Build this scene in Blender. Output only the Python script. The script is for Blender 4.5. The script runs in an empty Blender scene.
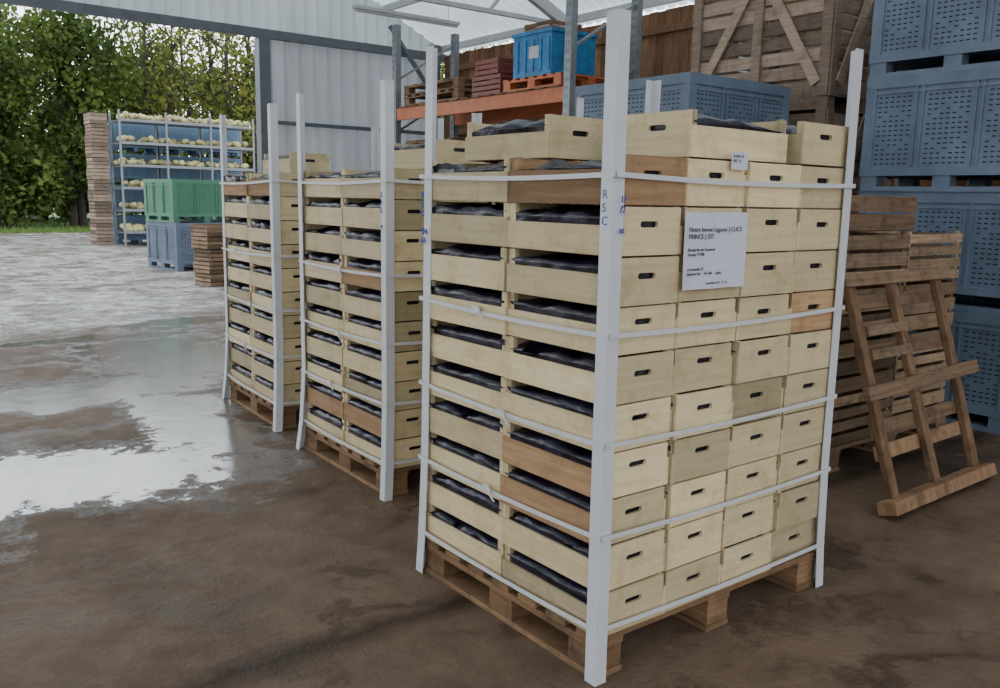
import bpy, math, random
import numpy as np
from mathutils import Vector, Matrix, noise, Euler
rnd=random.Random(7)
D=bpy.data
# ---------------------------------------------------------------- helpers
def link(o,parent=None):
    bpy.context.scene.collection.objects.link(o)
    if parent: o.parent=parent
    return o
def empty(name,loc=(0,0,0),rz=0):
    o=D.objects.new(name,None); o.location=loc; o.rotation_euler=(0,0,rz); o.empty_display_size=.2
    return link(o)
class MB:
    def __init__(s): s.v=[];s.f=[];s.m=[];s.t=[]
    def add(s,vs,fs,mat=0,tint=.5,M=None):
        b=len(s.v)
        if M is not None: vs=[M@Vector(v) for v in vs]
        s.v.extend([tuple(v) for v in vs])
        for f in fs:
            s.f.append([i+b for i in f]); s.m.append(mat); s.t.append(tint)
    def box(s,x0,y0,z0,x1,y1,z1,mat=0,tint=.5,M=None):
        vs=[(x0,y0,z0),(x1,y0,z0),(x1,y1,z0),(x0,y1,z0),(x0,y0,z1),(x1,y0,z1),(x1,y1,z1),(x0,y1,z1)]
        s.add(vs,[(0,3,2,1),(4,5,6,7),(0,1,5,4),(1,2,6,5),(2,3,7,6),(3,0,4,7)],mat,tint,M)
    def beam(s,p,q,w,h,mat=0,tint=.5,up=(0,0,1),M=None):
        p=Vector(p);q=Vector(q);d=(q-p);d.normalize();u=Vector(up)
        if abs(d.dot(u))>.98:u=Vector((1,0,0))
        a=d.cross(u).normalized();b=a.cross(d)
        vs=[]
        for c in (p,q):
            for sx,sz in ((-1,-1),(1,-1),(1,1),(-1,1)): vs.append(c+a*sx*w/2+b*sz*h/2)
        s.add(vs,[(0,1,2,3),(7,6,5,4),(0,4,5,1),(1,5,6,2),(2,6,7,3),(3,7,4,0)],mat,tint,M)
    def tube(s,pts,rs,n=8,mat=0,tint=.5):
        ring=[]
        for i,p in enumerate(pts):
            p=Vector(p);d=(Vector(pts[min(i+1,len(pts)-1)])-Vector(pts[max(i-1,0)])).normalized()
            u=Vector((0,0,1)) if abs(d.z)<.9 else Vector((1,0,0))
            a=d.cross(u).normalized();b=d.cross(a)
            ring.append([p+(a*math.cos(2*math.pi*k/n)+b*math.sin(2*math.pi*k/n))*rs[i] for k in range(n)])
        vs=[v for r in ring for v in r];fs=[]
        for i in range(len(pts)-1):
            for k in range(n): fs.append((i*n+k,i*n+(k+1)%n,(i+1)*n+(k+1)%n,(i+1)*n+k))
        fs.append(tuple(range(n-1,-1,-1)));fs.append(tuple((len(pts)-1)*n+k for k in range(n)))
        s.add(vs,fs,mat,tint)
    def mesh(s,name,mats):
        me=D.meshes.new(name);me.from_pydata(s.v,[],s.f);me.update()
        for m in mats: me.materials.append(m)
        me.polygons.foreach_set('material_index',s.m)
        a=me.attributes.new('tint','FLOAT','FACE');a.data.foreach_set('value',s.t)
        return me
    def obj(s,name,mats,parent=None,loc=(0,0,0),rz=0,smooth=False,bevel=0):
        me=s.mesh(name,mats)
        if smooth: me.polygons.foreach_set('use_smooth',[True]*len(me.polygons))
        o=D.objects.new(name,me);o.location=loc;o.rotation_euler=(0,0,rz);link(o,parent)
        if bevel:
            b=o.modifiers.new('bevel','BEVEL');b.width=bevel;b.segments=1;b.limit_method='ANGLE'
        return o
# ---------------------------------------------------------------- materials
class N:
    def __init__(s,name):
        s.m=D.materials.new(name);s.m.use_nodes=True;s.nt=s.m.node_tree;s.b=s.nt.nodes['Principled BSDF']
        s.out=s.nt.nodes['Material Output']
    def n(s,t,**k):
        x=s.nt.nodes.new(t)
        for a,b in k.items(): setattr(x,a,b)
        return x
    def l(s,a,b): s.nt.links.new(a,b)
    def coord(s,scale=(1,1,1),src='Object'):
        tc=s.n('ShaderNodeTexCoord');mp=s.n('ShaderNodeMapping');mp.inputs['Scale'].default_value=scale
        s.l(tc.outputs[src],mp.inputs[0]);return mp.outputs[0]
    def noise(s,vec,scale,detail=4,rough=.6):
        x=s.n('ShaderNodeTexNoise');x.inputs['Scale'].default_value=scale;x.inputs['Detail'].default_value=detail
        x.inputs['Roughness'].default_value=rough;s.l(vec,x.inputs['Vector']);return x.outputs['Fac']
    def ramp(s,fac,stops):
        r=s.n('ShaderNodeValToRGB');e=r.color_ramp.elements
        while len(e)<len(stops): e.new(.5)
        for i,(p,c) in enumerate(stops): e[i].position=p;e[i].color=(*c,1) if len(c)==3 else c
        s.l(fac,r.inputs[0]);return r.outputs[0]
    def math(s,op,a,b=None,clamp=False):
        x=s.n('ShaderNodeMath',operation=op);x.use_clamp=clamp
        for i,v in enumerate((a,b)):
            if v is None: continue
            if isinstance(v,(int,float)): x.inputs[i].default_value=v
            else: s.l(v,x.inputs[i])
        return x.outputs[0]
    def mix(s,fac,a,b,blend='MIX'):
        x=s.n('ShaderNodeMixRGB',blend_type=blend)
        for i,v in zip((0,1,2),(fac,a,b)):
            if isinstance(v,(int,float)): x.inputs[i].default_value=v
            elif isinstance(v,tuple): x.inputs[i].default_value=(*v,1)
            else: s.l(v,x.inputs[i])
        return x.outputs[0]
    def bump(s,h,strength,dist=.01):
        x=s.n('ShaderNodeBump');x.inputs['Strength'].default_value=strength;x.inputs['Distance'].default_value=dist
        s.l(h,x.inputs['Height']);s.l(x.outputs[0],s.b.inputs['Normal'])
    def attr(s,name='tint'):
        x=s.n('ShaderNodeAttribute');x.attribute_name=name;return x.outputs['Fac']
    def set(s,color=None,rough=None,metal=None,spec=None):
        for k,v in (('Base Color',color),('Roughness',rough),('Metallic',metal),('Specular IOR Level',spec)):
            if v is None: continue
            if isinstance(v,tuple): s.b.inputs[k].default_value=(*v,1)
            elif isinstance(v,(int,float)): s.b.inputs[k].default_value=v
            else: s.l(v,s.b.inputs[k])
        return s.m
def wood(name,c1,c2,dark,rough=.75,grain=(2.5,2.5,45),stain=.5,tv=(.7,.62)):
    w=N(name);t=w.attr()
    g=w.noise(w.coord(grain),1.0,6,.65)
    col=w.ramp(g,[(.3,c1),(.7,c2)])
    s=w.noise(w.coord((1,1,1)),7,6,.75)
    sm=w.math('MULTIPLY',w.ramp(s,[(.50,(0,0,0)),(.72,(1,1,1))]),stain)
    col=w.mix(sm,col,dark)
    tvv=w.math('ADD',w.math('MULTIPLY',t,tv[0]),tv[1])
    tc=w.n('ShaderNodeCombineColor')
    for i in range(3): w.l(tvv,tc.inputs[i])
    col=w.mix(1.0,col,tc.outputs[0],'MULTIPLY')
    w.bump(g,.25,.004)
    return w.set(color=col,rough=rough,spec=.25)
def plain(name,c,rough=.5,var=.15,scale=4,metal=0,spec=.5,bump=0):
    w=N(name);n=w.noise(w.coord(),scale,5,.65)
    d=tuple(x*(1-var) for x in c);e=tuple(min(1,x*(1+var)) for x in c)
    if bump: w.bump(n,bump,.01)
    return w.set(color=w.ramp(n,[(.3,d),(.7,e)]),rough=rough,metal=metal,spec=spec)
cream=wood('cream_painted_wood',(.535,.42,.235),(.66,.535,.325),(.33,.225,.11),.6,stain=.6,tv=(.75,.60))
bare=wood('bare_softwood',(.28,.16,.078),(.45,.28,.15),(.14,.085,.045),.75,stain=.6)
palw=wood('pallet_wood',(.13,.07,.034),(.28,.165,.085),(.045,.028,.02),.8,stain=.85)
oldw=wood('weathered_wood',(.15,.09,.052),(.30,.19,.115),(.05,.034,.024),.85,stain=.85)
stackw=wood('aged_crate_wood',(.19,.122,.072),(.39,.265,.165),(.05,.034,.022),.85,stain=.85,tv=(1.1,.35))
palox=wood('pale_bin_wood',(.23,.16,.118),(.38,.285,.215),(.09,.06,.042),.85,stain=.7,tv=(1.0,.42))
rustw=wood('rusty_wood',(.16,.088,.046),(.34,.20,.11),(.055,.034,.025),.8,grain=(20,20,8),stain=.85)
cladw=wood('brown_wall_planks',(.17,.085,.042),(.31,.17,.09),(.06,.04,.025),.8,grain=(20,20,2),stain=.6)
def mk_liner():
    w=N('dark_plastic_liner')
    n=w.noise(w.coord((1,1,1.6)),11,2,.5)
    w.bump(n,.6,.02)
    return w.set(color=w.ramp(n,[(.3,(.005,.004,.009)),(.75,(.018,.014,.032))]),rough=.32,spec=.36)
liner=mk_liner()
white=plain('white_corner_board',(.58,.58,.60),.45,.05,6)
strapm=plain('white_strap',(.58,.58,.58),.5,.05,20)
paper=plain('paper',(.60,.60,.67),.6,.03,10)
ink=plain('ink_black',(.05,.05,.06),.6,.05)
blueink=plain('ink_blue',(.03,.07,.35),.6,.05)
binm=plain('blue_grey_plastic',(.13,.168,.222),.5,.24,3,bump=.05,spec=.3)
bind=plain('bin_slot_dark',(.02,.03,.04),.6,.1,spec=.2)
binl=plain('light_blue_plastic',(.15,.25,.37),.5,.15,3)
green=plain('green_plastic',(.055,.20,.105),.5,.12,3)
greend=plain('green_slot_dark',(.015,.05,.03),.6,.1)
galv=plain('galvanised_steel',(.25,.265,.28),.45,.2,12,metal=.4)
orange=plain('orange_beam_paint',(.50,.13,.035),.5,.15,8)
steeld=plain('grey_painted_steel',(.12,.135,.15),.5,.15,5)
whitem=plain('white_painted_steel',(.50,.51,.52),.5,.08,5)
bluebox=plain('blue_box_plastic',(.02,.18,.40),.5,.4,9)
redcr=plain('brown_red_plastic',(.20,.045,.03),.5,.2,10)
# ---------------------------------------------------------------- camera
f,tilt,roll,az,h=859.24,.1674,.0202,.9145,1.4932
F=Vector((math.cos(az)*math.cos(tilt),math.sin(az)*math.cos(tilt),-math.sin(tilt)))
R=Vector((math.sin(az),-math.cos(az),0));U=R.cross(F)
c_,s_=math.cos(roll),math.sin(roll)
Rx=R*c_+U*s_;Ux=-R*s_+U*c_
cd=D.cameras.new('camera');cd.sensor_width=36;cd.lens=f*36/1000;cd.clip_end=300
co=D.objects.new('camera',cd)
M=Matrix((Rx,Ux,-F)).transposed().to_4x4();M.translation=Vector((0,0,h));co.matrix_world=M
link(co);bpy.context.scene.camera=co
# ---------------------------------------------------------------- crate
def slotplate(mb,x0,x1,z0,z1,y0,y1,cx,cz,hl,hh,mat,tint,M):
    n=20;inn=[];out=[]
    for k in range(n):
        a=2*math.pi*(k+.5)/n
        ex=hl-hh
        ix=cx+(ex if math.cos(a)>0 else -ex)+hh*math.cos(a)
        iz=cz+hh*math.sin(a);inn.append((ix,iz))
        dx,dz=math.cos(a)*1.6,math.sin(a)
        tx=((x1-cx) if dx>0 else (x0-cx))/dx;tz=((z1-cz) if dz>0 else (z0-cz))/dz
        t=min(tx,tz);out.append([cx+dx*t,cz+dz*t])
    for (qx,qz) in ((x0,z0),(x1,z0),(x1,z1),(x0,z1)):
        b=min(range(n),key=lambda i:(out[i][0]-qx)**2+(out[i][1]-qz)**2);out[b]=[qx,qz]
    vs=[]
    for y in (y0,y1):
        vs+=[(p[0],y,p[1]) for p in out];vs+=[(p[0],y,p[1]) for p in inn]
    fs=[]
    for k in range(n):
        j=(k+1)%n
        fs+=[(k,j,n+j,n+k),(2*n+j,2*n+k,3*n+k,3*n+j),(n+k,n+j,3*n+j,3*n+k),(j,k,2*n+k,2*n+j)]
    mb.add(vs,fs,mat,tint,M)
def crate(mb,ml,M,r,W=.297,L=.497,H=.1475,ms=0,me=0,top=False,pb=.07):
    t=.009
    ti=lambda:min(1,max(0,r.gauss(.5,.22)))
    m1=lambda:1 if (ms==0 and r.random()<pb) else ms
    ph=H*r.uniform(.60,.70)
    mb.box(0,0,.002,t,L,ph,m1(),ti(),M);mb.box(W-t,0,.002,W,L,ph,m1(),ti(),M)
    for y0,y1 in ((0.001,t+.003),(L-t-.003,L-.001)):
        slotplate(mb,t,W-t,.002,H-.003,y0,y1,W/2+r.uniform(-.006,.006),H*r.uniform(.60,.67),.038,.0095,me,ti(),M)
    for x in (t,W-t-.018):
        for y in (t,L-t-.022): mb.box(x,y,0,x+.018,y+.022,H-.001,me,ti(),M)
    mb.box(t,t,0,W-t,L-t,.006,1,.4,M)
    nx,ny=8,18;seed=Vector((r.random()*50,r.random()*50,r.random()*50))
    vs=[];x0,x1,y0,y1=.011,W-.011,.016,L-.016
    for j in range(ny+1):
        for i in range(nx+1):
            u,v=i/nx,j/ny
            q=noise.noise(Vector((u*2.5,v*5,0))+seed)+.18*(abs(noise.noise(Vector((u*6,v*10,4))+seed))*2-.4)
            edge=min(u,1-u,v,1-v)
            z=H*(.79+.12*min(1,edge*4))+q*.024
            if top: z+=q*.008-.002
            else: z=min(z,H*.985)
            bx=noise.noise(seed+Vector((v*10,u,3)))*.007
            if i==0: bx-=.005
            if i==nx: bx+=.005
            vs.append((x0+(x1-x0)*u+bx,y0+(y1-y0)*v,z))
    fs=[(j*(nx+1)+i,j*(nx+1)+i+1,(j+1)*(nx+1)+i+1,(j+1)*(nx+1)+i) for j in range(ny) for i in range(nx)]
    per=[i for i in range(nx+1)]+[j*(nx+1)+nx for j in range(1,ny+1)]+[ny*(nx+1)+i for i in range(nx-1,-1,-1)]+[j*(nx+1) for j in range(ny-1,0,-1)]
    b=len(vs);nP=len(per)
    for row,(zz,amp) in enumerate(((.72,.006),(.35,0))):
        for k in per:
            vx=vs[k];o=noise.noise(seed+Vector((vx[1]*30,vx[0]*30,row)))*amp
            xx=vx[0]+o if amp else min(max(vx[0],.011),W-.011)
            vs.append((min(max(xx,.0095),W-.0095),vx[1],H*zz))
    prev=per
    for row in range(2):
        cur=[b+row*nP+k for k in range(nP)]
        for k in range(nP):
            j=(k+1)%nP;fs.append((prev[k],cur[k],cur[j],prev[j]))
        prev=cur
    ml.add(vs,fs,0,.5,M)
def pallet(mb,W,L,mat=0,H=.144,r=rnd):
    ti=lambda:r.uniform(.2,.9)
    n=7
    for i in range(n):
        y=i*(L-.1)/(n-1);mb.box(0,y,H-.022,W,y+.098,H,mat,ti())
    for x in (0,W/2-.06,W-.12): mb.box(x,0,H-.044,x+.12,L,H-.0225,mat,ti())
    for x in (0.0,W/2-.06,W-.12):
        for y in (0,L/2-.07,L-.14): mb.box(x+.005,y+.004,.022,x+.115,y+.136,H-.0445,mat,ti())
    for x in (0,W/2-.06,W-.12): mb.box(x,0,0,x+.12,L,.0215,mat,ti())
def strapped(loc,rz,seed,label=False,brown=()):
    root=empty('strapped_crate_pallet',loc,rz);r=random.Random(seed)
    p=MB();pallet(p,1.2,1.0,r=r);p.obj('wooden_pallet',[palw],root,bevel=.002)
    mb,ml=MB(),MB();H=.1486;z0=.1445
    for k in range(10):
        for i in range(4):
            for j in range(2):
                jx,jy=r.uniform(-.006,.006),r.uniform(-.008,.008)
                M=Matrix.Translation((i*.3+.0015+jx,j*.5+.0015+jy,z0+k*H))@Matrix.Rotation(r.uniform(-.010,.010),4,'Z')
                me=1 if (i,k) in brown and j==0 else (1 if r.random()<.01 else 0)
                ms=0
                if k==9 and r.random()<.35: ms=1
                crate(mb,ml,M,r,ms=ms,me=me,top=(k==9))
    zt=z0+10*H+.002
    if label:
        ex=[((.35,.03),'r'),((.905,.01),'n'),((.56,.50),'n'),((.16,.49),'n'),((.87,.50),'n')]
    elif seed%2: ex=[((.28,.03),'n'),((.62,.5),'n')]
    else: ex=[((.3,.5),'n')]
    for (x,y),o in ex:
        if o=='n': M=Matrix.Translation((x,y,zt))@Matrix.Rotation(r.uniform(-.02,.02),4,'Z')
        else: M=Matrix.Translation((x+.498,y,zt))@Matrix.Rotation(math.pi/2,4,'Z')
        crate(mb,ml,M,r,top=True,pb=0)
    mb.obj('crates',[cream,bare],root,bevel=0)
    ml.obj('crate_liners',[liner],root,smooth=True)
    c=MB();fl=.043;th=.004
    for (x,y,sx,sy) in ((-.008,-.008,1,1),(1.208,-.008,-1,1),(-.008,1.008,1,-1),(1.208,1.008,-1,-1)):
        zt2=2.03+r.uniform(-.02,.02);lean=Matrix.Translation((x,y,0))@Matrix.Rotation(r.uniform(-.006,.006),4,'X')@Matrix.Rotation(r.uniform(-.006,.006),4,'Y')
        a=[(0,0),(fl*sx,0),(fl*sx,-th*sy),(-th*sx,-th*sy),(-th*sx,fl*sy),(0,fl*sy)]
        zs=[.003,.06,.12,.18,.5,1,1.5,zt2];vs=[]
        flare=.035 if not label else .012
        for z in zs:
            o=flare*max(0,1-z/.4)**1.3
            vs+=[(q[0]-o*sx,q[1]-o*sy,z) for q in a]
        fs=[]
        for g in range(len(zs)-1): fs+=[(g*6+k,g*6+(k+1)%6,g*6+6+(k+1)%6,g*6+6+k) for k in range(6)]
        e=(len(zs)-1)*6
        fs+=[(0,1,2,3),(0,3,4,5),(e,e+1,e+2,e+3),(e,e+3,e+4,e+5)]
        c.add(vs,fs,0,.5,lean)
    c.obj('corner_boards',[white],root)
    s=MB();o=.016
    for z in (.185,.485,.775,1.115,1.575):
        zc=[z+r.uniform(-.012,.012) for _ in range(4)]
        cs=[(-o,-o),(1.2+o,-o),(1.2+o,1+o),(-o,1+o)];ou=.003;w=.0075
        for k in range(4):
            j=(k+1)%4;n=8
            a=Vector((*cs[k],zc[k]));b=Vector((*cs[j],zc[j]));d=(b-a).normalized();nn=Vector((d.y,-d.x,0))
            vs=[]
            for q in range(n+1):
                u=q/n;pz=a.lerp(b,u)-Vector((0,0,.010*math.sin(math.pi*u)))
                for (e,g) in ((0,-w),(ou,-w),(ou,w),(0,w)): vs.append(pz+nn*e+Vector((0,0,g)))
            fs=[]
            for q in range(n):
                for e in range(4): fs.append((q*4+e,q*4+(e+1)%4,(q+1)*4+(e+1)%4,(q+1)*4+e))
            s.add(vs,fs)
    s.obj('straps',[strapm],root)
    t=MB()
    for z in (.485,.775,1.115):
        y=.5+r.uniform(-.1,.2)
        t.box(-.026,y,z-.014,-.017,y+.035,z+.008,0,.5);t.tube([(-.022,y,z),(-.034,y-.02,z-.015),(-.024,y-.035,z-.04)],[.005,.004,.003],6)
    t.obj('strap_buckles',[strapm],root)
    return root
def text(body,size,mat,parent,loc,rot,ext=.0004,align='LEFT',name='lettering'):
    c=D.curves.new(name,'FONT');c.body=body;c.size=size;c.extrude=ext;c.align_x=align;c.space_line=1.05
    c.materials.append(mat);o=D.objects.new(name,c);o.location=loc;o.rotation_euler=rot;link(o,parent);return o
P1=strapped((1.773,1.777,0),0,11,True,brown={(3,6),(0,9)})
P2=strapped((2.085,3.604,0),-.0226,5)
P3=strapped((2.15,5.092,0),-.043,8)
lb=MB();n=8;vs=[];fs=[]
for i in range(n+1):
    for j in range(3):
        vs.append((.285+.30*i/n,-.0215+.003*math.sin(i*1.3+j),1.225+.24*j/2))
for i in range(n):
    for j in range(2): fs.append((i*3+j,(i+1)*3+j,(i+1)*3+j+1,i*3+j+1))
lb.add(vs,fs);lb.box(.50,-.012,1.60,.58,-.010,1.655)
lb.obj('paper_label',[paper],P1)
text('Notre bonne Legume | CLICS\nPRINCE | 33T',.021,ink,P1,(.297,-.0265,1.405),(math.pi/2,0,0),.0006)
text('Biaujardin de Grannod\nSornay 71500',.014,ink,P1,(.297,-.0265,1.345),(math.pi/2,0,0),.0006)
text('commande 25\nlegumes bio    24 colis    poids',.0135,ink,P1,(.297,-.0265,1.285),(math.pi/2,0,0),.0006)
text('expedition 42X  12  36',.011,ink,P1,(.39,-.0265,1.24),(math.pi/2,0,0))
text('RAME 02\n4871 B',.014,ink,P1,(.505,-.0126,1.637),(math.pi/2,0,0))
text('1/\n/2\n\nst',.028,blueink,P1,(.005,-.0175,1.49),(math.pi/2,0,0),.0015)
text('R\nS\nC',.036,blueink,P1,(-.0185,.032,1.50),(math.pi/2,0,-math.pi/2),.0015)
text('R\nS\nC\n\n3/4\n64',.032,blueink,P1,(-.0185,1.003,1.49),(math.pi/2,0,-math.pi/2),.0015)
text('L\n/\nL\n\nx',.035,blueink,P2,(-.0185,.033,1.49),(math.pi/2,0,-math.pi/2),.0015)
# ---------------------------------------------------------------- plastic bins
def bin_mesh(name,L,W,H,mats,diamond=True):
    mb=MB();i=.014;w=.03;zb=.11
    mb.box(i,i,zb,L-i,i+w,H-.01);mb.box(i,W-i-w,zb,L-i,W-i,H-.01)
    mb.box(i,i+w,zb,i+w,W-i-w,H-.01);mb.box(L-i-w,i+w,zb,L-i,W-i-w,H-.01)
    mb.box(i+w,i+w,zb,L-i-w,W-i-w,zb+.03)
    for z0,z1,o in ((H-.075,H,0),(H-.115,H-.095,.004),(zb,zb+.055,.0)):
        mb.box(o,o,z0,L-o,.0299,z1);mb.box(o,W-.0299,z0,L-o,W-o,z1)
        mb.box(o,.03,z0,.0299,W-.03,z1);mb.box(L-.0299,.03,z0,L-o,W-.03,z1)
    for x in (0,L-.085):
        for y in (0,W-.085): mb.box(x+.002,y+.002,zb,x+.083,y+.083,H-.076)
    for (axis,S) in (('x',L),('y',W)):
        for k in (1,2):
            c=S*k/3
            for dd in (-.03,.015):
                if axis=='x':
                    mb.box(c+dd,.003,zb+.05,c+dd+.015,i,H-.07);mb.box(c+dd,W-i,zb+.05,c+dd+.015,W-.003,H-.07)
                else:
                    mb.box(.003,c+dd,zb+.05,i,c+dd+.015,H-.07);mb.box(L-i,c+dd,zb+.05,L-.003,c+dd+.015,H-.07)
    for x in (.0,L/2-.06,L-.12):
        mb.box(x+.005,.01,0,x+.115,W-.01,.035)
        for y in (.01,W/2-.06,W-.13): mb.box(x+.01,y,.035,x+.11,y+.12,zb)
    sl=.026;sh=.009
    for side in range(4):
        S=L if side<2 else W
        for p in range(3):
            a=S*p/3+.05+(.04 if p==0 else 0);b=S*(p+1)/3-.05-(.04 if p==2 else 0)
            rows=15;z_a,z_b=zb+.085,H-.14
            cols=int((b-a)/.04)
            for rr in range(rows):
                z=z_a+(z_b-z_a)*rr/(rows-1)
                for cc in range(cols):
                    u=a+(cc+.5)*(b-a)/cols
                    if diamond:
                        d=abs((cc+.5)/cols-.5)*2*.55+abs(rr/(rows-1)-.5)*2
                        if .62<d<.80: continue
                    if side==0: vs=[(u-sl/2,i-.0015,z-sh/2),(u+sl/2,i-.0015,z-sh/2),(u+sl/2,i-.0015,z+sh/2),(u-sl/2,i-.0015,z+sh/2)]
                    elif side==1: vs=[(u+sl/2,W-i+.0015,z-sh/2),(u-sl/2,W-i+.0015,z-sh/2),(u-sl/2,W-i+.0015,z+sh/2),(u+sl/2,W-i+.0015,z+sh/2)]
                    elif side==2: vs=[(i-.0015,u+sl/2,z-sh/2),(i-.0015,u-sl/2,z-sh/2),(i-.0015,u-sl/2,z+sh/2),(i-.0015,u+sl/2,z+sh/2)]
                    else: vs=[(L-i+.0015,u-sl/2,z-sh/2),(L-i+.0015,u+sl/2,z-sh/2),(L-i+.0015,u+sl/2,z+sh/2),(L-i+.0015,u-sl/2,z+sh/2)]
                    mb.add(vs,[(0,1,2,3)],1)
    return mb.mesh(name,mats)
bm=bin_mesh('plastic_bin',1.2,1.2,.80,[binm,bind])
bg=bin_mesh('green_bin',1.2,1.0,.80,[green,greend],False)
bb=bin_mesh('light_blue_bin',1.2,1.0,.80,[binl,bind],False)
def inst(me,name,loc,rz=0):
    o=D.objects.new(name,me);o.location=loc;o.rotation_euler=(0,0,rz);link(o)
    return o
for k in range(4):
    inst(bm,'plastic_bin',(6.07+rnd.uniform(-.02,.02),2.34+rnd.uniform(-.015,.015),k*.80+.001*k))
    inst(bm,'plastic_bin',(6.09+rnd.uniform(-.02,.02),1.08+rnd.uniform(-.015,.015),k*.80+.001*k))
for k in range(3): inst(bm,'plastic_bin',(4.86+rnd.uniform(-.01,.01),4.18,k*.80+.001*k))
o=inst(bm,'plastic_bin',(5.1,16.75,0),.16);o.scale=(1.18,1.05,1.15)
o=inst(bg,'green_plastic_bin',(5.08,16.8,.922),.20);o.scale=(1.18,1.12,1.02)
for i in range(3):
    for k in range(4): inst(bb,'light_blue_plastic_bin',(6.4+i*1.23,26.3,k*.87+.001*k))
# ---------------------------------------------------------------- wooden palox
def palox_mesh():
    mb=MB();L,W,H=1.2,1.4,1.125;r=random.Random(3);t=.022
    ti=lambda:r.uniform(.1,1)
    mb.box(0,0,.1,L,W,.125,0,.4)
    for x in (.0,L/2-.05,L-.1): mb.box(x,0,0,x+.1,W,.1,0,ti())
    for x in (.03,L-.1):
        for y in (.03,W-.1): mb.box(x,y,.126,x+.07,y+.07,H,0,ti())
    n=8;hh=(H-.13)/n
    for k in range(n):
        z=.128+k*hh;g=.024
        mb.box(t,.008,z,L-t,.03,z+hh-g,0,ti());mb.box(t,W-.03,z,L-t,W-.008,z+hh-g,0,ti())
        mb.box(.008,0.005,z,.03,W-.005,z+hh-g,0,ti());mb.box(L-.03,.005,z,L-.008,W-.005,z+hh-g,0,ti())
    for a in (.0,W/2-.045,W-.09):
        mb.box(-.016,a,.1,.0078,a+.09,H,0,ti());mb.box(L-.0078,a,.1,L+.016,a+.09,H,0,ti())
    for a in (0.0,L/2-.045,L-.09):
        mb.box(a,-.016,.1,a+.09,.0078,H,0,ti());mb.box(a,W-.0078,.1,a+.09,W+.016,H,0,ti())
    for s0,s1 in ((.1,W/2-.06),(W-.1,W/2+.06)):
        mb.beam((-.024,s0,.2),(-.024,s1,H-.05),.016,.085,0,ti(),up=(0,0,1))
    for s0,s1 in ((.1,L/2-.06),(L-.1,L/2+.06)):
        mb.beam((s0,-.024,.2),(s1,-.024,H-.05),.016,.085,0,ti())
    return mb.mesh('wooden_palox',[palox])
pm=palox_mesh()
for k in range(3):
    inst(pm,'wooden_pallet_bin',(6.32,4.02,k*1.127))
    if k<2: inst(pm,'wooden_pallet_bin',(6.34,5.50,k*1.127))
# ---------------------------------------------------------------- raw slatted crates on right
def slat_crate(mb,x,y,z,L,W,H,n,r,mat=0,gap=.012):
    ti=lambda:r.uniform(.1,1);hh=H/n
    for k in range(n):
        z0=z+k*hh+.004;z1=z+(k+1)*hh-gap
        mb.box(x,y,z0,x+L,y+.01,z1,mat,ti());mb.box(x,y+W-.01,z0,x+L,y+W,z1,mat,ti())
        mb.box(x,y+.0105,z0,x+.01,y+W-.0105,z1,mat,ti());mb.box(x+L-.01,y+.0105,z0,x+L,y+W-.0105,z1,mat,ti())
    for a in (x+.011,x+L-.036):
        for b in (y+.011,y+W-.036): mb.box(a,b,z,a+.025,b+.025,z+H-.002,mat,ti())
    for k in range(4): mb.box(x+.011,y+.012+k*(W-.024)/4,z,x+L-.011,y+.012+(k+.8)*(W-.024)/4,z+.008,mat,ti())
cs=empty('wooden_crate_stack',(4.32,2.56,0));r=random.Random(9)
p=MB();pallet(p,1.36,.84,r=r);p.obj('wooden_pallet',[oldw],cs)
m=MB()
for k in range(4):
    for i in range(2):
        for j in range(2):
            slat_crate(m,.01+i*.67+r.uniform(-.012,.012),.01+j*.41+r.uniform(-.006,.006),.146+k*.302,.655,.395,.30,3 if (k+i)%2 else 4,r,0,.018)
slat_crate(m,.06,.10,.146+4*.302,.84,.40,.21,2,r,1)
m.obj('slatted_crates',[stackw,oldw],cs)
lp=empty('leaning_wood_pallet',(3.95,1.985,.03));lp.rotation_euler=(math.radians(-17),0,math.radians(1.0))
m=MB();ti=lambda:r.uniform(.1,1)
m.box(-.04,-.05,-.01,1.07,.05,.055,0,.8)
for x0,x1 in ((.09,.06),(.53,.47),(.99,.97)):
    m.beam((x0,.03,.03),(x1,.03,1.18),.065,.035,0,ti(),up=(0,1,0))
m.box(-.03,-.012,1.115,1.09,.011,1.18,1,ti())
m.beam((-.05,-.014,.58),(1.15,-.014,.60),.035,.07,1,ti())
for z in (.24,.36,.74,.86,1.0):
    m.box(.05,.049,z,1.05,.066,z+.075,1 if z>.3 else 0,ti())
m.obj('slats',[rustw,oldw],lp,bevel=.003)
m=MB()
for z in (.86,.74):m.box(.1,-.004,z,.50,.012,z+.05,0,ti())
m.obj('front_slats',[stackw],lp)
# ---------------------------------------------------------------- pallet rack by wall B
rk=empty('pallet_rack',(6.8,0,0));m=MB();ZB=2.62
for y in (7.62,11.5):
    for x in (0,1.05):
        m.box(x,y,0,x+.03,y+.11,4.0,0);m.box(x+.03,y,0,x+.09,y+.02,4.0,0);m.box(x+.03,y+.09,0,x+.09,y+.11,4.0,0)
        for k in range(40): m.box(x-.002,y+.03,.05+k*.1,x,y+.045,.09+k*.1,1);m.box(x-.002,y+.07,.05+k*.1,x,y+.085,.09+k*.1,1)
    for k in range(5): m.beam((.04,y+.05,.2+k*.75),(1.1,y+.05,.2+(k+1)*.75-.1),.03,.03,0)
m.obj('uprights',[galv,steeld],rk)
m=MB()
for z in (1.1,ZB):
    for x in (0.01,1.06): m.box(x-.0,7.74,z,x+.05,11.49,z+.17,0)
m.obj('beams',[orange],rk)
m=MB()
for k in range(14): m.box(-.02,7.8+k*.26,ZB+.172,1.1,7.98+k*.26,ZB+.192,0,rnd.uniform(.2,.9))
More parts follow.
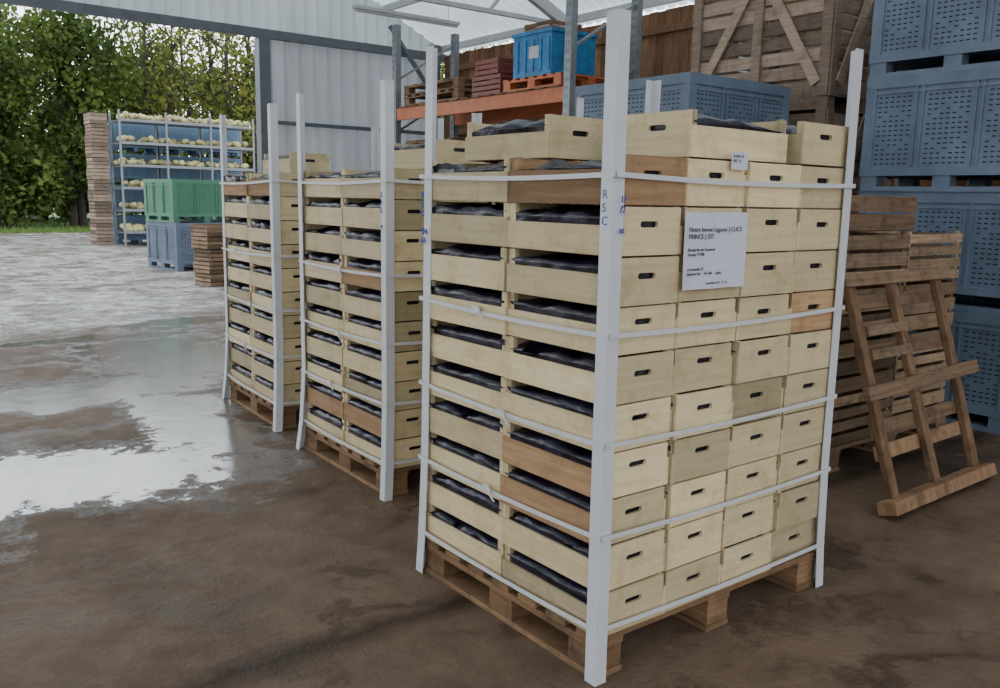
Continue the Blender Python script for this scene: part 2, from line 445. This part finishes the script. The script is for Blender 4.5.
for k in range(14): m.box(-.02,7.8+k*.26,1.272,1.1,7.98+k*.26,1.292,0,rnd.uniform(.2,.9))
m.obj('deck_boards',[oldw],rk)
zt=ZB+.194
def pal_at(name,loc,rz=0,n=1,W=1.2,L=1.0,mat=oldw):
    e=empty(name,loc,rz)
    for k in range(n):
        p=MB();pallet(p,W,L,r=rnd);p.obj('pallet',[mat],e,loc=(0,0,k*.146))
    return e
pal_at('wooden_pallet',(6.82,9.9,zt),0,2,1.0,1.4,oldw)
pal_at('wooden_pallet',(6.85,10.1,1.294),0,7,1.0,1.2)
pal_at('wooden_pallet',(6.85,8.1,1.294),0,6,1.0,1.2)
pal_at('wooden_pallet',(6.9,8.6,0),0,6,1.0,1.2)
cr=empty('plastic_harvest_crate',(6.85,9.0,zt));m=MB();slat_crate(m,0,0,0,.6,.62,.26,4,rnd);m.obj('crate',[redcr],cr)
cr=empty('plastic_harvest_crate',(6.85,9.05,zt+.262));m=MB();slat_crate(m,0,0,0,.55,.5,.2,3,rnd);m.obj('crate',[redcr],cr)
cr=pal_at('wooden_pallet',(6.82,7.8,zt),0,1,1.0,1.1,orange)
cr=empty('blue_storage_box',(6.82,7.98,zt+.146));m=MB()
m.box(0,0,0,.7,.72,.03)
for a in ((0,0,.7,.04),(0,.68,.7,.72),(0,.04,.04,.68),(.66,.04,.7,.68)): m.box(a[0],a[1],.03,a[2],a[3],.48)
for k in range(5): m.box(-.012,.03+k*.145,.05,0,.07+k*.145,.42,0)
m.box(-.02,-.02,.48,.72,.74,.52);m.box(-.016,.22,.2,-.0125,.4,.34,1)
m.obj('box',[bluebox,whitem],cr)
cr=empty('wooden_tray',(6.9,8.1,zt+.146+.522));m=MB();slat_crate(m,0,0,0,.5,.5,.12,2,rnd);m.obj('tray',[oldw],cr)
# ---------------------------------------------------------------- building
YA,XB,EAVE=13.5,8.95,4.16;SL=.46;XR=.2
def clad(name,c,rough=.5,trans=.25):
    w=N(name);n=w.noise(w.coord((1,1,.25)),1.6,5,.6)
    col=w.ramp(n,[(.3,tuple(x*.78 for x in c)),(.7,c)])
    w.set(color=col,rough=rough)
    t=w.n('ShaderNodeBsdfTranslucent');w.l(col,t.inputs[0]);mx=w.n('ShaderNodeMixShader');mx.inputs[0].default_value=trans
    w.l(w.b.outputs[0],mx.inputs[1]);w.l(t.outputs[0],mx.inputs[2]);w.l(mx.outputs[0],w.out.inputs[0]);return w.m
cladm=clad('grey_cladding',(.54,.56,.58),.5,.20)
skym=clad('translucent_cladding',(.66,.70,.70),.5,.25)
roofm=clad('translucent_roof_sheet',(.78,.82,.82),.5,.50)
def corr(mb,p0,du,dv,U_,V0,V1fun,pitch=.25,depth=.035,nrm=(0,-1,0),mat=0):
    p0=Vector(p0);du=Vector(du);dv=Vector(dv);nrm=Vector(nrm)
    pr=[(0,0),(.55,0),(.65,1),(.85,1),(1,0)];pts=[];u=0
    while u<U_:
        for a,b in pr[:-1]:
            if u+a*pitch<=U_: pts.append((u+a*pitch,b*depth))
        u+=pitch
    pts.append((U_,0));vs=[];fs=[]
    for (a,b) in pts:
        vs.append(p0+du*a+nrm*b+dv*V0);vs.append(p0+du*a+nrm*b+dv*V1fun(a))
    for k in range(len(pts)-1): fs.append((2*k,2*k+2,2*k+3,2*k+1))
    mb.add(vs,fs,mat)
roofz=lambda x:EAVE+SL*(XB-x) if x>XR else EAVE+SL*(XB-XR)-SL*(XR-x)
m=MB();xj=5.55
corr(m,(xj,YA+.06,0),(1,0,0),(0,0,1),XB-xj,0,lambda a:4.05,depth=.06,mat=0)
corr(m,(-9,YA+.06,0),(1,0,0),(0,0,1),9+XB,3.95,lambda a:roofz(-9+a)-.02,pitch=.22,depth=.05,mat=1)
m.obj('wall_gable',[cladm,skym])
m=MB()
m.box(-9,YA-.12,3.90,XB,YA-.005,4.03);m.box(xj-.1,YA-.14,0,xj+.08,YA+.05,3.899);m.box(-5,YA-.14,0,-4.8,YA+.05,3.899)
m.box(XB-.3,YA-.16,0,XB-.14,YA+.0,EAVE)
for z in (1.3,2.6): m.box(xj+.08,YA-.06,z,XB-.31,YA-.005,z+.06)
m.beam((XB-.25,YA-.2,3.2),(XB-1.2,YA-.2,4.35),.06,.06)
m.obj('trim_gable_frame',[steeld])
m=MB();y=-6.0
while y<YA-.2:
    w_=rnd.uniform(.12,.18);m.box(XB+rnd.uniform(0,.012),y,0,XB+.04,y+w_-.012,EAVE-.15+rnd.uniform(-.02,.0),0,rnd.uniform(0,1));y+=w_
for z in (1.2,2.6,3.7): m.box(XB-.05,-6,z,XB-.001,YA-.2,z+.1,0,.3)
m.obj('wall_right',[cladw])
m=MB()
for y in (6.6,10.0,3.2,-.2,-3.4):
    m.box(XB-.25,y,0,XB-.09,y+.16,EAVE-.05,0)
    m.beam((XB-.1,y+.08,EAVE-.06),(XR,y+.08,roofz(XR)-.2),.1,.16,0);m.beam((XR,y+.08,roofz(XR)-.2),(-9,y+.08,roofz(-9)-.2),.1,.16,0)
    m.beam((XB-.2,y+.08,EAVE-.1),(-9,y+.08,EAVE-.1),.06,.06,0)
    for k in range(8):
        x=XB-1.5-k*1.0;m.beam((x,y+.08,EAVE-.1),(x-.5 if k%2 else x+.5,y+.08,roofz(x)-.25),.04,.04,0)
m.obj('trim_roof_trusses',[whitem])
m=MB();x=XB-.05
while x>-9:
    m.box(x-.05,-6,roofz(x)-.13,x,YA,roofz(x)-.02,0);x-=1.15
m.obj('trim_purlins',[whitem])
m=MB()
for (xa,xb) in ((XB+.2,XR),(XR,-9)):
    L=math.hypot(xa-xb,roofz(xa)-roofz(xb));dv=Vector((xb-xa,0,roofz(xb)-roofz(xa))).normalized()
    corr(m,(xa,-6.2,roofz(xa)+.0),(0,1,0),dv,YA+.3+6.2,0,lambda a:L,pitch=.2,depth=.03,nrm=(0,0,1))
m.obj('roof',[roofm])
lt=empty('fluorescent_batten',(6.4,12.0,4.25));m=MB()
m.box(0,0,0,1.9,.10,.05);m.box(.03,.02,-.035,1.87,.08,-.001);m.beam((.2,.05,.05),(.2,.05,.95),.01,.01);m.beam((1.7,.05,.05),(1.7,.05,.3),.01,.01)
m.obj('housing',[whitem],lt)
# ---------------------------------------------------------------- ground
def gravel_nodes(w,P):
    vo=w.n('ShaderNodeTexVoronoi');vo.inputs['Scale'].default_value=9;w.l(P,vo.inputs['Vector'])
    mid=w.noise(P,3.0,10,.95);big=w.noise(P,.6,6,.7)
    gc=w.ramp(mid,[(.42,(.06,.045,.034)),(.5,(.34,.30,.265)),(.57,(.85,.83,.80))])
    gc=w.mix(w.ramp(big,[(.47,(0,0,0)),(.60,(.65,.65,.65))]),gc,(.20,.135,.088))
    rg=w.ramp(w.noise(P,1.2,8,.8),[(.42,(.65,.65,.65)),(.50,(.42,.42,.42)),(.54,(.07,.07,.07))])
    hg=w.math('ADD',w.math('MULTIPLY',vo.outputs['Distance'],2),w.math('MULTIPLY',mid,7))
    return gc,rg,hg
def floor_mat():
    w=N('wet_concrete');tc=w.n('ShaderNodeTexCoord');P=tc.outputs['Object']
    nz=w.n('ShaderNodeTexNoise');nz.inputs['Scale'].default_value=1.3;nz.inputs['Detail'].default_value=7;nz.inputs['Roughness'].default_value=.66;w.l(P,nz.inputs['Vector'])
    sub=w.n('ShaderNodeVectorMath',operation='SUBTRACT');w.l(nz.outputs['Color'],sub.inputs[0]);sub.inputs[1].default_value=(.5,.5,.5)
    sc=w.n('ShaderNodeVectorMath',operation='SCALE');w.l(sub.outputs[0],sc.inputs[0]);sc.inputs['Scale'].default_value=1.7
    ad=w.n('ShaderNodeVectorMath',operation='ADD');w.l(P,ad.inputs[0]);w.l(sc.outputs[0],ad.inputs[1])
    tot=None
    for (cx,cy,rx,ry) in ((.3,4.75,1.8,.72),(1.75,5.7,.45,1.1),(.9,6.9,2.0,.5),(2.35,8.0,.8,1.3),(-1.5,5.8,1.4,1.0),(3.0,10.2,.8,.5),(1.9,9.4,1.3,.3)):
        a=w.n('ShaderNodeVectorMath',operation='SUBTRACT');w.l(ad.outputs[0],a.inputs[0]);a.inputs[1].default_value=(cx,cy,0)
        b=w.n('ShaderNodeVectorMath',operation='MULTIPLY');w.l(a.outputs[0],b.inputs[0]);b.inputs[1].default_value=(1/rx,1/ry,0)
        c=w.n('ShaderNodeVectorMath',operation='LENGTH');w.l(b.outputs[0],c.inputs[0])
        v=w.math('SUBTRACT',1,c.outputs['Value']);tot=v if tot is None else w.math('MAXIMUM',tot,v)
    mot=w.noise(P,6,9,.85)
    pud=w.math('ADD',w.math('MULTIPLY',tot,2.4),w.math('MULTIPLY',w.math('SUBTRACT',mot,.46),4.2))
    pud=w.math('MULTIPLY',w.math('ADD',pud,.05),1.6,clamp=True)
    sp=w.n('ShaderNodeSeparateXYZ');w.l(ad.outputs[0],sp.inputs[0])
    gv=w.math('SUBTRACT',sp.outputs['Y'],w.math('ADD',w.math('MULTIPLY',sp.outputs['X'],.45),9.1))
    gv=w.math('MULTIPLY',gv,1.6,clamp=True)
    big=w.noise(P,.9,6,.7);fine=w.noise(P,45,4,.7);med=w.noise(P,4.5,6,.7)
    conc=w.ramp(big,[(.32,(.055,.033,.020)),(.5,(.115,.073,.046)),(.70,(.185,.125,.083))])
    conc=w.mix(w.math('MULTIPLY',w.ramp(med,[(.42,(0,0,0)),(.7,(1,1,1))]),.6),conc,(.20,.137,.092))
    conc=w.mix(w.math('MULTIPLY',fine,.25),conc,(.21,.15,.105))
    # dark wet streaks (tyre / drag marks, running along the pallets' row)
    mp=w.n('ShaderNodeMapping');mp.inputs['Scale'].default_value=(.35,1.6,1);mp.inputs['Rotation'].default_value=(0,0,.35);w.l(ad.outputs[0],mp.inputs[0])
    st=w.noise(mp.outputs[0],1.4,7,.7)
    conc=w.mix(w.ramp(st,[(.52,(0,0,0)),(.60,(.62,.62,.62))]),conc,(.040,.026,.018))
    s2=w.n('ShaderNodeSeparateXYZ');w.l(P,s2.inputs[0])
    wob=w.math('MULTIPLY',w.math('SUBTRACT',med,.5),.18)
    dj=w.math('ABSOLUTE',w.math('SUBTRACT',w.math('ADD',s2.outputs['Y'],wob),2.47))
    jt=w.math('SUBTRACT',1,w.math('MULTIPLY',dj,9),clamp=True)
    conc=w.mix(w.math('MULTIPLY',jt,.8),conc,(.025,.016,.011))
    conc=w.mix(pud,conc,(.17,.145,.125))
    gc,grg,ghg=gravel_nodes(w,P)
    col=w.mix(gv,conc,gc)
    dr=w.ramp(st,[(.46,(.7,.7,.7)),(.60,(.30,.30,.30))])
    rg=w.mix(pud,dr,w.ramp(mot,[(.3,(.20,.20,.20)),(.7,(.06,.06,.06))]));rg=w.mix(gv,rg,grg)
    hgt=w.math('MULTIPLY',w.math('ADD',fine,w.math('MULTIPLY',med,3)),w.math('SUBTRACT',1,w.math('MULTIPLY',pud,.86)))
    hgt=w.math('ADD',w.math('MULTIPLY',hgt,w.math('SUBTRACT',1,gv)),w.math('MULTIPLY',ghg,gv))
    w.bump(hgt,.5,.008)
    sp_=w.mix(pud,(.15,.15,.15),(1,1,1));sp_=w.mix(gv,sp_,(.35,.35,.35))
    return w.set(color=col,rough=rg,spec=sp_)
def plane(name,x0,y0,x1,y1,z,mat):
    m=MB();m.box(x0,y0,z-.1,x1,y1,z);return m.obj(name,[mat])
plane('floor',-12,-6,9.2,13.8,0,floor_mat())
def gravel_mat():
    w=N('wet_gravel');P=w.coord();gc,rg,hg=gravel_nodes(w,P);w.bump(hg,.6,.014)
    return w.set(color=gc,rough=rg,spec=.35)
gm=gravel_mat()
plane('ground_gravel',-40,13.8,60,34,-.005,gm)
plane('ground_yard',-60,-60,60,-6,-.01,gm);plane('ground_side_yard',-60,-6,-12,13.8,-.01,gm)
grassm=plain('grass',(.13,.21,.045),.9,.4,1.5,bump=.5)
plane('grass_field',-60,34,90,110,.0,grassm)
m=MB()
for k in range(5000):
    x=rnd.uniform(0,24);y=33.3+abs(rnd.gauss(0,3));a=rnd.uniform(0,6.28);hh=rnd.uniform(.05,.2)
    dx,dy=math.cos(a)*.03,math.sin(a)*.03
    m.add([(x-dx,y-dy,0.001),(x+dx,y+dy,0.001),(x+rnd.uniform(-.06,.06),y,hh)],[(0,1,2)],0)
m.obj('grass_tufts',[grassm])
# ---------------------------------------------------------------- trees
def leafmat(name,c1,c2):
    w=N(name);t=w.attr();col=w.ramp(t,[(0,c1),(1,c2)]);w.set(color=col,rough=.6,spec=.2)
    tr=w.n('ShaderNodeBsdfTranslucent');w.l(col,tr.inputs[0]);mx=w.n('ShaderNodeMixShader');mx.inputs[0].default_value=.4
    w.l(w.b.outputs[0],mx.inputs[1]);w.l(tr.outputs[0],mx.inputs[2]);w.l(mx.outputs[0],w.out.inputs[0]);return w.m
leaf=leafmat('leaves_green',(.035,.062,.014),(.16,.225,.05));leaf2=leafmat('leaves_yellow',(.075,.105,.022),(.33,.34,.08))
bark=plain('bark',(.065,.053,.042),.9,.3,6,bump=.4)
def tree_mesh(seed,H,nleaf,lm,low=1.5,spread=2.6,size=.13,trunks=1,nb=34,g=.34):
    r=random.Random(seed);mb=MB();tips=[]
    for tt in range(trunks):
        x=0 if tt==0 else r.uniform(-1,1);y=0 if tt==0 else r.uniform(-1,1)
        pts=[(x,y,0)];lx,ly=r.uniform(-.15,.15),r.uniform(-.15,.15)
        for k in range(1,7):
            x+=r.uniform(-.22,.22)+lx;y+=r.uniform(-.22,.22)+ly;pts.append((x,y,H*.95*k/6))
        mb.tube(pts,[.19*(1-k/6.8) for k in range(7)],8,0)
        for b in range(nb//trunks):
            u=r.uniform(.12,1);i=min(5,int(u*6));p=Vector(pts[i]).lerp(Vector(pts[i+1]),u*6-i if u<1 else 1)
            if p.z<low: continue
            a=r.uniform(0,6.28);ln=spread*(1.1-.6*u)*r.uniform(.5,1.25)
            q=p+Vector((math.cos(a)*ln*.5,math.sin(a)*ln*.5,r.uniform(.1,.9)));e=p+Vector((math.cos(a)*ln,math.sin(a)*ln,r.uniform(-.6,1.5)))
            mb.tube([p,q,e],[.055,.032,.012],5,0);tips+=[q,e,q.lerp(e,.5),e+Vector((r.gauss(0,.5),r.gauss(0,.5),-.5))]
    for k in range(nleaf):
        c=tips[int(r.random()*len(tips))]
        p=Vector((c.x+r.gauss(0,g),c.y+r.gauss(0,g),c.z+r.gauss(0,g*1.1)))
        if p.z<.2: continue
        s=size*r.uniform(.5,1.4);a=Vector((r.gauss(0,1),r.gauss(0,1),r.gauss(0,1))).normalized();b=a.orthogonal().normalized()
        b=Matrix.Rotation(r.uniform(0,6.28),3,a)@b
        tn=min(1,max(0,.5+.9*noise.noise(p*.8)+r.uniform(-.25,.25)))
        mb.add([p-a*s,p-b*s*.6,p+a*s,p+b*s*.6],[(0,1,2,3)],1,tn)
    return mb.mesh('tree',[bark,lm])
dense=[tree_mesh(1,8.8,6000,leaf,.9,2.6,.13,2),tree_mesh(3,7.8,6000,leaf,.8,2.6,.13)]
sparse=[tree_mesh(2,11.5,2000,leaf2,2.6,2.2,.12,2,36,.40),tree_mesh(9,12.0,1600,leaf2,3.2,2.0,.12,3,40,.42),tree_mesh(21,10.5,2000,leaf,2.2,2.2,.12,2,32,.38)]
um=tree_mesh(4,2.2,4200,leaf,.1,2.2,.12)
k=0
for x in np.arange(-6,36,1.9):
    for row,(y,s) in enumerate(((40.0,1),(46,1.0),(53,1.05))):
        if row==2 and k%2: k+=1;continue
        if row==0: me=dense[k%2] if (x<9.5 and k%3!=1) else sparse[k%3]
        elif row==1: me=sparse[(k+1)%3] if k%2 else dense[(k//2)%2]
        else: me=sparse[(k+2)%3]
        o=inst(me,'deciduous_tree',(x+rnd.uniform(-1,1)+row*1.1,y+rnd.uniform(-1.8,1.8),0),rnd.uniform(0,6.28))
        q=s*rnd.uniform(.8,1.05);o.scale=(q,q,q);k+=1
hed=empty('woodland_undergrowth',(0,0,0))
for x in np.arange(-6,38,2.0):
    o=D.objects.new('shrub',um);o.location=(x,rnd.uniform(47,56),0);o.rotation_euler=(0,0,rnd.uniform(0,6.28));link(o,hed);q=rnd.uniform(.8,1.2);o.scale=(q,q,q)
# ---------------------------------------------------------------- outside shelving with squash
sh=empty('drying_shelves',(6.25,25.0,0));m=MB()
for x in (0,1.22,2.45,3.7):
    for y in (0,1.0): m.box(x-.025,y-.025,0,x+.025,y+.025,3.65)
lv=[.35,.95,1.55,2.15,2.75,3.35]
for z in lv:
    m.box(0,-.02,z,3.7,.02,z+.07);m.box(0,.98,z,3.7,1.02,z+.07);m.box(0,.02,z,3.7,.98,z+.02)
m.obj('shelf_frame',[galv],sh)
sq=plain('yellow_squash',(.52,.47,.22),.5,.45,1.6);m=MB();r=random.Random(4)
for z in lv:
    for k in range(110):
        cx,cy,cz=r.uniform(.1,3.6),r.uniform(.05,.9),z+.09+r.uniform(0,.1);a=r.uniform(.05,.09);rot=r.uniform(0,6.28)
        vs=[];fs=[];nn=8
        for i in range(1,4):
            ph=math.pi*i/4
            for j in range(nn):
                th=2*math.pi*j/nn;X,Y=math.cos(th)*math.sin(ph)*a*1.6,math.sin(th)*math.sin(ph)*a
                vs.append((cx+X*math.cos(rot)-Y*math.sin(rot),cy+X*math.sin(rot)+Y*math.cos(rot),cz+math.cos(ph)*a))
        vs+= [(cx,cy,cz+a),(cx,cy,cz-a)]
        for i in range(2):
            for j in range(nn): fs.append((i*nn+j,(i+1)*nn+j,(i+1)*nn+(j+1)%nn,i*nn+(j+1)%nn))
        for j in range(nn): fs.append((24,j,(j+1)%nn));fs.append((25,2*nn+(j+1)%nn,2*nn+j))
        m.add(vs,fs,0,.5)
m.obj('squash_pile',[sq],sh,smooth=True)
cs=empty('wooden_crate_stack',(5.72,25.9,0));m=MB();r=random.Random(12)
for k in range(12): slat_crate(m,r.uniform(-.02,.02),0,k*.3,.45,.7,.295,3,r)
m.obj('slatted_crates',[palox],cs)
cs=empty('wooden_crate_stack',(4.72,13.85,0),.2);m=MB()
for k in range(5): slat_crate(m,r.uniform(-.02,.02),0,k*.2,.6,.5,.195,3,r)
m.obj('slatted_crates',[stackw],cs)
# ---------------------------------------------------------------- light
w=D.worlds.new('overcast_sky');bpy.context.scene.world=w;w.use_nodes=True;nt=w.node_tree;bgn=nt.nodes['Background']
tc=nt.nodes.new('ShaderNodeTexCoord');sp=nt.nodes.new('ShaderNodeSeparateXYZ');rp=nt.nodes.new('ShaderNodeValToRGB')
nt.links.new(tc.outputs['Generated'],sp.inputs[0]);nt.links.new(sp.outputs['Z'],rp.inputs[0]);nt.links.new(rp.outputs[0],bgn.inputs[0])
rp.color_ramp.elements[0].position=0;rp.color_ramp.elements[0].color=(.90,.95,1,1)
rp.color_ramp.elements[1].position=.8;rp.color_ramp.elements[1].color=(.80,.89,1,1)
mr=nt.nodes.new('ShaderNodeMapRange');mr.inputs['From Min'].default_value=.3;mr.inputs['From Max'].default_value=1.0
mr.inputs['To Min'].default_value=2.15;mr.inputs['To Max'].default_value=5.4
nt.links.new(sp.outputs['Y'],mr.inputs['Value']);nt.links.new(mr.outputs[0],bgn.inputs[1])
sun=D.lights.new('overcast_sun','SUN');sun.energy=.3;sun.angle=1.2;so=D.objects.new('overcast_sun',sun);link(so)
so.rotation_euler=(math.radians(48),0,math.radians(-60));so.location=(-10,-10,20)
